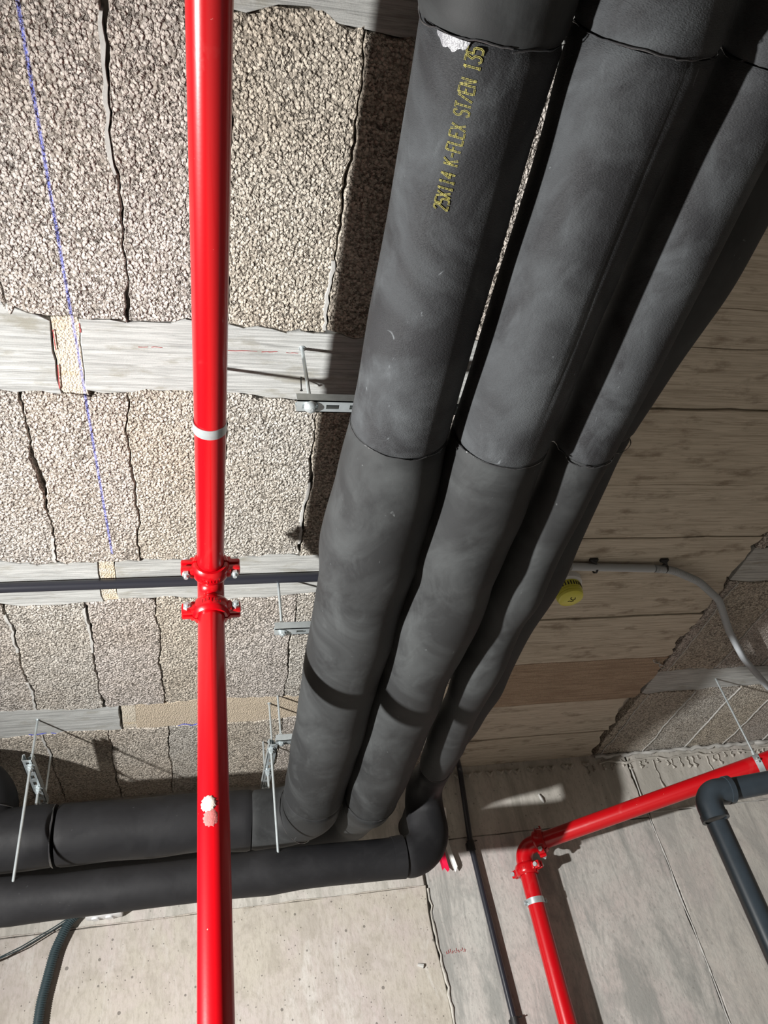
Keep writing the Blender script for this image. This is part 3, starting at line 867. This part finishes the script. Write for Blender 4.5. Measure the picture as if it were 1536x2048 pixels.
def red_elbow(parent, pts, rad, r):
    P = fillet(pts, [rad], .006)
    v, f = tube_geo(P, np.full(len(P), r), 32)
    return link('elbow', v, f, M['red'], parent, True)

RR = .033
rx, rz, ry = .0140, 1.25, 1.626
red = thing('red_pipe', (rx, ry, FZ), 'long red sprinkler pipe crossing the ceiling and dropping straight down in the foreground', 'pipe')
MB().tube(np.array([(rx - .004, -.9, rz - .004), (rx, .5, rz), (rx + .002, ry - .062, rz)]), RR, 40).done('pipe_section', M['red'], red, True)
red_elbow(red, [(rx + .002, ry - .064, rz), (rx + .003, ry, rz), (rx + .003, ry, rz - .068)], .050, RR + .0006)
MB().tube(np.array([(rx + .003, ry, rz - .066), (rx, ry, .3), (rx - .003, ry, FZ)]), RR, 40).done('pipe_section', M['red'], red, True)
coupling(red, (rx + .002, ry - .074, rz), (0, 1, 0), (1, 0, 0), RR, bolt_tip=1)
coupling(red, (rx + .003, ry, rz - .080), (0, 0, 1), (1, 0, 0), RR, bolt_tip=-1)
# plaster splash on the drop
mb = MB()
def splash(cz, ca, R0, seed, mat, name, th):
    rg = np.random.default_rng(seed); m = 34
    rad = R0 * (1 + .16 * np.sin(np.arange(m) * 2.4) * rg.uniform(.2, 1, m))
    rings = []
    for q, hh in ((0., th), (.6, th * .9), (.9, th * .6), (1., 0.)):
        rings.append([(ca + q * rad[i] * math.cos(i / m * 6.283) / RR, cz + q * rad[i] * math.sin(i / m * 6.283), hh) for i in range(m)])
    v = []; f = []
    for ring in rings[1:]:
        v += [(rx - .001 + (RR + h) * math.sin(a), ry - (RR + h) * math.cos(a), z) for a, z, h in ring]
    v.append((rx - .001 + (RR + th) * math.sin(ca), ry - (RR + th) * math.cos(ca), cz))
    c0 = len(v) - 1
    for i in range(m):
        j = (i + 1) % m
        f.append((c0, i, j))
        for q in range(2): f.append((q*m + i, (q+1)*m + i, (q+1)*m + j, q*m + j))
    return link(name, v, f, mat, red, True)
splash(.6630, -.28, .0165, 3, M['paint'], 'plaster_splash', .0022)['label'] = 'dried pale plaster splash'
splash(.6330, -.10, .0175, 5, M['paintthin'], 'plaster_splash', .0008)['label'] = 'thin pinkish plaster film'

# rear red pipe: up the back wall, elbow, then away to the right
rx2, ry2, rr2 = 1.318, 3.252, .035
red2 = thing('red_pipe', (rx2, ry2, FZ), 'red sprinkler pipe rising on the back wall and turning off to the right', 'pipe')
zt = 1.030
dirx = Vector((.845, -.590, .030)).normalized()
MB().tube(np.array([(rx2 - .012, ry2, FZ), (rx2 - .004, ry2, .5), (rx2, ry2, zt - .075)]), rr2, 36).done('pipe_section', M['red'], red2, True)
red_elbow(red2, [(rx2, ry2, zt - .08), (rx2, ry2, zt), tuple(Vector((rx2, ry2, zt)) + dirx * .08)], .058, rr2 + .0006)
e0 = Vector((rx2, ry2, zt)) + dirx * .078
MB().tube(np.array([tuple(e0), tuple(e0 + dirx * .7), tuple(e0 + dirx * 2.4)]), rr2, 36).done('pipe_section', M['red'], red2, True)
coupling(red2, (rx2, ry2, zt - .088), (0, 0, 1), (.55, -.83, 0), rr2, bolt_tip=1)
coupling(red2, tuple(Vector((rx2, ry2, zt)) + dirx * .088), dirx, (-.2, -.45, -.8), rr2, bolt_tip=1)

# ------------------------------------------------------------------ hangers
def rod_mesh(mb, p0, p1, r=.0042):
    p0, p1 = Vector(p0), Vector(p1)
    L = (p1 - p0).length; n = max(2, int(L / .004))
    P = np.array([tuple(p0 + (p1 - p0) * i / (2 * n)) for i in range(2 * n + 1)])
    rr = np.array([r if i % 2 == 0 else r * .86 for i in range(2 * n + 1)])
    v, f = tube_geo(P, rr, 9)
    return mb.add(v, f)
def nut(mb, c, ax, r=.0085, h=.007):
    c = Vector(c); ax = Vector(ax).normalized()
    mb.cyl(c - ax * h / 2, c + ax * h / 2, r, 6)
    mb.cyl(c + ax * h / 2, c + ax * (h / 2 + .0016), r * 1.45, 18)
    return mb
def strut_mesh(p0, p1, w=.030, h=.024, pitch=.05, slot=(.028, .011)):
    """perforated channel, slotted web facing down, open side up"""
    p0, p1 = Vector(p0), Vector(p1)
    d = (p1 - p0); L = d.length; d.normalize()
    up = Vector((0, 0, 1)); s = d.cross(up)
    A = Matrix((d, s, up)).transposed()
    t = .0022
    mb = MB()
    def bx(u, v_, z, lu, lv, lz): mb.box(p0 + d * u + s * v_ + up * z, (lu, lv, lz), A)
    for sg in (1, -1):
        bx(L/2, sg * (w/2 - t/2), h/2, L, t, h)
        bx(L/2, sg * (w/2 - .004), h - t/2, L, .006, t)
        ew = (w - slot[1]) / 2
        bx(L/2, sg * (slot[1]/2 + ew/2), t/2, L, ew, t)
    n = int(L / pitch)
    x = 0.
    for i in range(n + 1):
        a = .012 + i * pitch
        if a > x: bx((x + min(a, L))/2, 0, t/2, min(a, L) - x, slot[1], t)
        x = a + slot[0]
        if x >= L: break
    if x < L: bx((x + L)/2, 0, t/2, L - x, slot[1], t)
    return mb
def anchor(mb, c):
    mb.cyl((c[0], c[1], H - .001), (c[0], c[1], H + .006), .0075, 12)
    return mb

def rail(y, zb, x0, x1, xrod, label, drops, head):
    t = thing('pipe_hanger_rail', (xrod, y, H), label, 'hanger', 'slotted rails carrying the pipe bundle')
    strut_mesh((x0, y, zb), (x1, y, zb)).done('rail', M['zinc'], t)
    for xr in (xrod, x1 - .03):
        mb = rod_mesh(MB(), (xr, y, zb - .012), (xr, y, H + .004)); anchor(mb, (xr, y))
        rd = mb.done('threaded_rod', M['zinc'], t, True)
        if head:
            mb = MB().lathe((xr, y, zb - .012), (0, 0, 1), [(0, .002), (.001, .0075), (.005, .0125), (.009, .015), (.012, .0150), (.012, .002)], 20)
            mb.done('bolt_head', M['zinc'], rd, True)
        else:
            nut(MB(), (xr, y, zb - .006), (0, 0, 1), .009).done('nut', M['zinc'], rd, True)
        nut(MB(), (xr, y, zb + .030), (0, 0, -1), .0085).done('nut', M['zinc'], rd, True)
    for (xd, zt_) in drops:
        mb = rod_mesh(MB(), (xd, y, zt_), (xd, y, zb + .02), .005); nut(mb, (xd, y, zb - .005), (0, 0, 1))
        mb.done('drop_rod', M['zinc'], t, True)
PD = [(.32, 1.036), (.49, 1.00), (.655, .957), (.80, 1.15)]
rail(1.022, 1.246, .190, 1.0, .220, 'slotted steel rail with large round bolt head, nearest the camera above the bundle', [(.359, 1.155), (.549, 1.12), (.722, 1.075), (.886, 1.20)], True)
rail(1.853, 1.248, .195, 1.0, .217, 'slotted steel rail hanging by the black conduit above the pipe bundle', [(.359, 1.165), (.549, 1.12), (.722, 1.08), (.886, 1.21)], False)
rail(2.567, 1.262, .243, 1.0, .262, 'slotted steel rail farthest along the bundle, poking out left of the lettered insulated pipe', [(.359, 1.16)], False)

def depth_strut(x, y0, y1, zb, rods, drop, label, dx=0.):
    t = thing('pipe_hanger_bracket', (x, rods[0][1], H), label, 'hanger', 'perforated brackets carrying the lateral runs')
    strut_mesh((x, y0, zb), (x + dx, y1, zb), .032, .024, .05).done('channel', M['zinc'], t)
    for (xr, yr) in rods:
        mb = rod_mesh(MB(), (xr, yr, zb - .010), (xr, yr, H + .004)); anchor(mb, (xr, yr))
        nut(mb, (xr, yr, zb - .006), (0, 0, 1), .009); nut(mb, (xr, yr, zb + .031), (0, 0, -1), .0085)
        mb.done('threaded_rod', M['zinc'], t, True)
    for (xr, yr, z0) in drop:
        mb = rod_mesh(MB(), (xr, yr, z0), (xr, yr, zb + .035), .0050)
        nut(mb, (xr, yr, zb - .006), (0, 0, 1), .010); nut(mb, (xr, yr, zb - .016), (0, 0, 1), .0085); nut(mb, (xr, yr, zb + .031), (0, 0, -1), .0085)
        mb.done('drop_rod', M['zinc'], t, True)
    return t
depth_strut(-.577, 2.570, 2.93, 1.268, [(-.575, 2.632), (-.572, 2.915)], [(-.570, 2.606, .895), (-.572, 2.785, 1.17)],
            'perforated steel bracket with a long drop rod over the lateral runs at the left edge')
depth_strut(.236, 2.578, 2.95, 1.262, [(.234, 2.622), (.226, 2.925)], [(.228, 2.606, .895), (.226, 2.785, 1.17)],
            'perforated steel bracket with a long drop rod beside the leftmost insulated pipe', -.012)

def ring_hanger(name, c, ax, r, rod_top, label, group, ears=None, width=.024):
    t = thing(name, rod_top, label, 'clamp', group)
    mb = MB().lathe(c, ax, [(-width/2, r + .0004), (-width/2, r + .0024), (width/2, r + .0024), (width/2, r + .0004)], 40)
    a = Vector(ax).normalized()
    sd = a.cross((Vector(rod_top) - Vector(c)).normalized()).normalized()
    A = Matrix((sd, a, sd.cross(a))).transposed()
    for s in (1, -1):
        mb.box(Vector(c) + sd * s * (r + .008), (.014, width * .8, .007), A, .001)
        mb.cyl(Vector(c) + sd * s * (r + .011) - sd.cross(a) * .010, Vector(c) + sd * s * (r + .011) + sd.cross(a) * .010, .003, 8)
    mb.done('band', M['zinc'], t, True)
    u = (Vector(rod_top) - Vector(c)).normalized()
    mb = rod_mesh(MB(), tuple(Vector(c) + u * (r + .001)), rod_top, .0045)
    mb.cyl(Vector(c) + u * (r + .001), Vector(c) + u * (r + .018), .0075, 6)
    mb.done('threaded_rod', M['zinc'], t, True)
    return t
t = thing('pipe_clamp', (rx, 1.080, H), 'flat galvanised band around the red ceiling pipe in the foreground', 'clamp', 'pipe clamps')
MB().lathe((rx, 1.080, rz), (0, 1, 0), [(-.012, RR + .0003), (-.012, RR + .0022), (.012, RR + .0022), (.012, RR + .0003)], 48).done('band', M['zinc'], t, True)
mb = rod_mesh(MB(), (rx, 1.080, rz + RR + .001), (rx, 1.080, H + .003), .0045); mb.cyl((rx, 1.080, rz + RR), (rx, 1.080, rz + RR + .02), .0075, 6)
mb.done('threaded_rod', M['zinc'], t, True)
ring_hanger('pipe_clamp', (rx2 - .0015, ry2, .815), (0, 0, 1), rr2, (rx2 - .0015, WY + .004, .815), 'galvanised clamp holding the rear red pipe to the back wall below its elbow', 'pipe clamps')
tt = (Vector((2.168, 0, 0)).x - e0.x) / dirx.x
hp = e0 + dirx * tt
ring_hanger('pipe_clamp', tuple(hp), dirx, rr2, (hp.x, hp.y, H + .004), 'galvanised clamp on a long rod holding the rear red pipe near the right edge', 'pipe clamps')

# ------------------------------------------------------------------ conduits, cables, small things
t = thing('black_conduit', (0, 1.842, 1.431), 'straight black plastic conduit running across the ceiling behind the red pipe', 'conduit')
MB().tube(np.array([(-2.0, 1.852, 1.432), (-.6, 1.848, 1.432), (.2, 1.838, 1.4315), (.94, 1.832, 1.4315)]), .0146, 24).done('conduit_tube', M['black'], t, True)
for x in (-1.3, .62):
    MB().lathe((x, 1.848, 1.432), (1, 0, 0), [(-.008, .0148), (-.008, .0175), (.008, .0175), (.008, .0148)], 20).box((x, 1.848, 1.4475), (.016, .022, .012)).done('clip', M['blackmatt'], t)

t = thing('black_cable', (1.13, 3.31, FZ), 'black conduit running down the back wall between the insulated elbow and the rear red pipe', 'conduit')
pts = fillet([(1.02, 2.98, 1.437), (1.150, 3.31, 1.44), (1.120, 3.315, 1.09), (1.131, 3.315, .42), (1.14, 3.315, FZ)], [.04, .25, .6], .02)
MB().tube(pts, .0122, 18).done('conduit_tube', M['black'], t, True)
for (x, z) in ((1.1205, 1.085), (1.1325, .425)):
    MB().lathe((x, 3.315, z), (0, 0, 1), [(-.020, .0124), (-.020, .016), (.020, .016), (.020, .0124)], 18).box((x - .004, 3.326, z), (.030, .018, .030), None, .002).cyl((x + .018, 3.312, z + .016), (x + .030, 3.312, z + .018), .0025, 8).done('clip', M['blackmatt'], t)

def corrugated(name, pts, r, pitch, mat, parent, n=18):
    P = fillet(pts, [.08] * (len(pts) - 2), pitch / 4)
    s = np.r_[0, np.cumsum(np.linalg.norm(np.diff(P, axis=0), axis=1))]
    u = np.arange(0, s[-1], pitch / 4)
    Q = np.stack([np.interp(u, s, P[:, i]) for i in range(3)], 1)
    ker = np.ones(31) / 31
    Qs = np.stack([np.convolve(np.pad(Q[:, i], 15, mode='edge'), ker, 'valid') for i in range(3)], 1)
    rr = r * (1 + .07 * np.sign(np.sin(2 * np.pi * u / pitch + .4)))
    v, f = tube_geo(Qs, rr, n)
    return link(name, v, f, mat, parent, True)
t = thing('grey_conduit', (1.17, 1.825, 1.434), 'grey plastic conduit on the shaded soffit ending in a curved corrugated hose', 'conduit')
MB().tube(fillet([(1.168, 1.822, 1.434), (1.30, 1.832, 1.434), (1.48, 1.842, 1.432)], [.6], .02), .0135, 22).done('conduit_tube', M['grey'], t, True)
def onz(px, py, z):
    d = RC @ np.array([(px - 768) / FPX, (py - 1024) / FPX, 1.0]); return tuple(d * z / d[2])
def ony(px, py, y):
    d = RC @ np.array([(px - 768) / FPX, (py - 1024) / FPX, 1.0]); return tuple(d * y / d[1])
hose = [(1.478, 1.842, 1.432), onz(1345, 1140, 1.429), onz(1398, 1163, 1.418), onz(1438, 1200, 1.405), onz(1458, 1262, 1.40), onz(1488, 1318, 1.40), onz(1536, 1374, 1.40), onz(1600, 1420, 1.40), onz(1700, 1470, 1.42)]
h1 = corrugated('flexible_hose', hose, .0128, .0075, M['grey'], t)
for px, kx in ((1190, 0), (1330, 0)):
    c = onz(px, 1137, 1.434)
    mb = MB().lathe(c, (1, .05, 0), [(-.0035, .0138), (-.0035, .0165), (.0035, .0165), (.0035, .0138)], 20)
    mb.tube([(c[0] - .022, c[1] - .030, H - .004), (c[0] - .006, c[1] - .024, H - .010), (c[0], c[1] - .015, 1.436)], [.007, .006, .004], 8)
    mb.box((c[0] - .012, c[1] - .030, H - .004), (.030, .014, .010), None, .003)
    mb.done('cable_tie', M['blackmatt'], t, True)

t = thing('smoke_detector', (1.188, 1.925, H), 'round smoke detector with a yellow dust cap on the shaded soffit', 'detector')
MB().lathe((1.188, 1.925, H - .024), (0, 0, 1), [(0, .003), (0, .050), (.006, .056), (.026, .058), (.026, .003)], 40).done('base', M['white'], t, True)
cap = MB().lathe((1.188, 1.925, H - .024), (0, 0, 1), [(0, .003), (0, .0475), (-.024, .0465), (-.025, .0440), (-.027, .0440), (-.028, .0462), (-.034, .0458), (-.035, .0430), (-.037, .0430), (-.038, .0450), (-.046, .0425), (-.050, .036), (-.050, .003)], 40).done('dust_cap', M['yellow'], t, True)
mb = MB()
for i in range(30):
    a = i / 30 * 6.283
    mb.box((1.188 + .0472 * math.cos(a), 1.925 + .0472 * math.sin(a), H - .037), (.0022, .0035, .014), Matrix.Rotation(a, 3, 'Z'))
mb.done('vent_slots', M['blackmatt'], cap)
mb = MB()
sp = [(-.010, .012), (-.002, .014), (.004, .008), (.0, .0), (-.008, -.006), (-.012, -.002)]
mb.tube([(1.188 + y * .9, 1.925 + x, H - .0745) for x, y in sp], .0016, 6)
mb.tube([(1.188 + y * .9, 1.925 + x, H - .0745) for x, y in [(.008, .012), (.012, .004), (.008, -.004), (.011, -.010)]], .0014, 6)
mb.done('cap_mark', M['blackmatt'], cap)

# dark grey waste pipe at the right
t = thing('grey_waste_pipe', (1.54, 2.19, FZ), 'dark grey plastic pipe with socketed elbow at the right edge', 'pipe')
px_, py_, pz_ = 1.541, 2.19, .792
P = fillet([(px_ + .004, py_, FZ), (px_, py_, .70)], [], .1)
MB().tube(P, .0335, 32).done('pipe_section', M['pvc'], t, True)
P = fillet([(px_, py_, pz_ - .078), (px_, py_, pz_), (px_ + .085, py_ - .012, pz_ + .002)], [.045], .006)
v, f = tube_geo(P, np.full(len(P), .0405), 36)
el = link('elbow', v, f, M['pvc'], t, True)
MB().lathe((px_, py_, pz_ - .074), (0, 0, 1), [(-.008, .034), (-.008, .0430), (.010, .0430), (.012, .034)], 36).done('socket_rim', M['pvc'], el, True)
MB().lathe((px_ + .082, py_ - .012, pz_ + .002), (1, -.14, .02), [(-.010, .034), (-.010, .0430), (.006, .0430), (.006, .034)], 36).done('socket_rim', M['pvc'], el, True)
MB().tube([(px_ + .07, py_ - .010, pz_ + .002), (px_ + .9, py_ - .13, pz_ + .02)], .0345, 32).done('pipe_section', M['pvc'], t, True)

c = ony(1540, 1507, 2.72)
t = tag(MB().tube([c, (c[0] + .6, c[1] - .15, c[2] + .02)], .0165, 20).done('black_pipe_end', M['black'], None, True), 'stub of black pipe above the rear red pipe at the right edge', 'pipe')

# junction box with hose and wires under the lateral runs
bx = ony(208, 1830, 3.30)
t = thing('junction_box', (bx[0], WY, 1.01), 'pale grey junction box on the back wall, half hidden below the lower lateral run', 'box')
MB().box((bx[0], 3.305, 1.024), (.135, .06, .105), None, .012).done('box_body', M['white'], t, True)
for dx in (-.03, .02):
    MB().cyl((bx[0] + dx, 3.300, .965), (bx[0] + dx, 3.300, .980), .014, 16).done('knockout', M['white'], t, True)
MB().box((bx[0] - .078, 3.302, .998), (.030, .030, .030), None, .003).cyl((bx[0] - .100, 3.302, .998), (bx[0] - .07, 3.302, .998), .017, 12).done('cable_gland', M['teal'], t, True)
t = thing('corrugated_conduit', (-.58, 3.30, FZ), 'dark green grey corrugated conduit curving down the back wall at the lower left', 'conduit')
corrugated('flexible_hose', [(bx[0] - .092, 3.302, .998), (-.505, 3.305, .975), (-.545, 3.308, .88), (-.572, 3.308, .72), (-.585, 3.308, .3), (-.60, 3.308, FZ)], .0165, .0072, M['teal'], t)
t = thing('thin_cable', (-.50, 3.30, .99), 'pair of thin grey wires sagging to the left along the back wall', 'cable')
for o_ in (0, .008):
    MB().tube([(-.475, 3.303, 1.003 - o_), (-.56, 3.30, .955 - o_), (-.66, 3.29, .902 - o_), (-.74, 3.275, .866 - o_ * .4), (-1.1, 3.26, .76 - o_)], .0023, 8).done('wire', M['teal'], t, True)

# barrier tape
t = thing('barrier_tape', (1.02, 3.32, 1.25), 'torn strip of red and white barrier tape hanging behind the insulated elbow', 'tape')
def strip(x0, w, z0, z1, mat, seed, yb=3.318):
    zs = np.linspace(z0, z1, 14); v = []; f = []
    for i, z in enumerate(zs):
        sx = x0 + .010 * math.sin(i * .35 + seed); y = yb - .006 * math.sin(i * .5 + seed)
        rag = (.006 * math.sin(seed * 9) if i == 13 else 0)
        for q in range(4): v.append((sx + w * q / 3, y - .004 * math.sin(q * 1.6 + i * .3), z + rag + (.010 * ((q * 7 + seed) % 3 - 1) if i == 13 else 0)))
    m = len(v); v += [(a, b + .0006, c_) for a, b, c_ in v]
    for i in range(13):
        for q in range(3):
            f.append((i*4+q, i*4+q+1, i*4+q+5, i*4+q+4)); f.append((m+i*4+q, m+i*4+q+4, m+i*4+q+5, m+i*4+q+1))
    return link('tape_band', v, f, mat, t, True)
strip(.978, .030, 1.26, .995, M['tapered'], 1)['label'] = 'red band'
strip(1.016, .020, 1.26, 1.0, M['tapewhite'], 2)['label'] = 'white band'

# nail and wire ends in the first rib
t = tag(MB().cyl((.224, 1.10, H + .004), (.224, 1.118, H - .028), .0013, 8).cyl((.224, 1.118, H - .028), (.224, 1.1186, H - .0293), .0036, 10).done('nail', M['blackmatt'], None), 'small dark nail sticking out of the rib beside the nearest rail rod', 'nail')
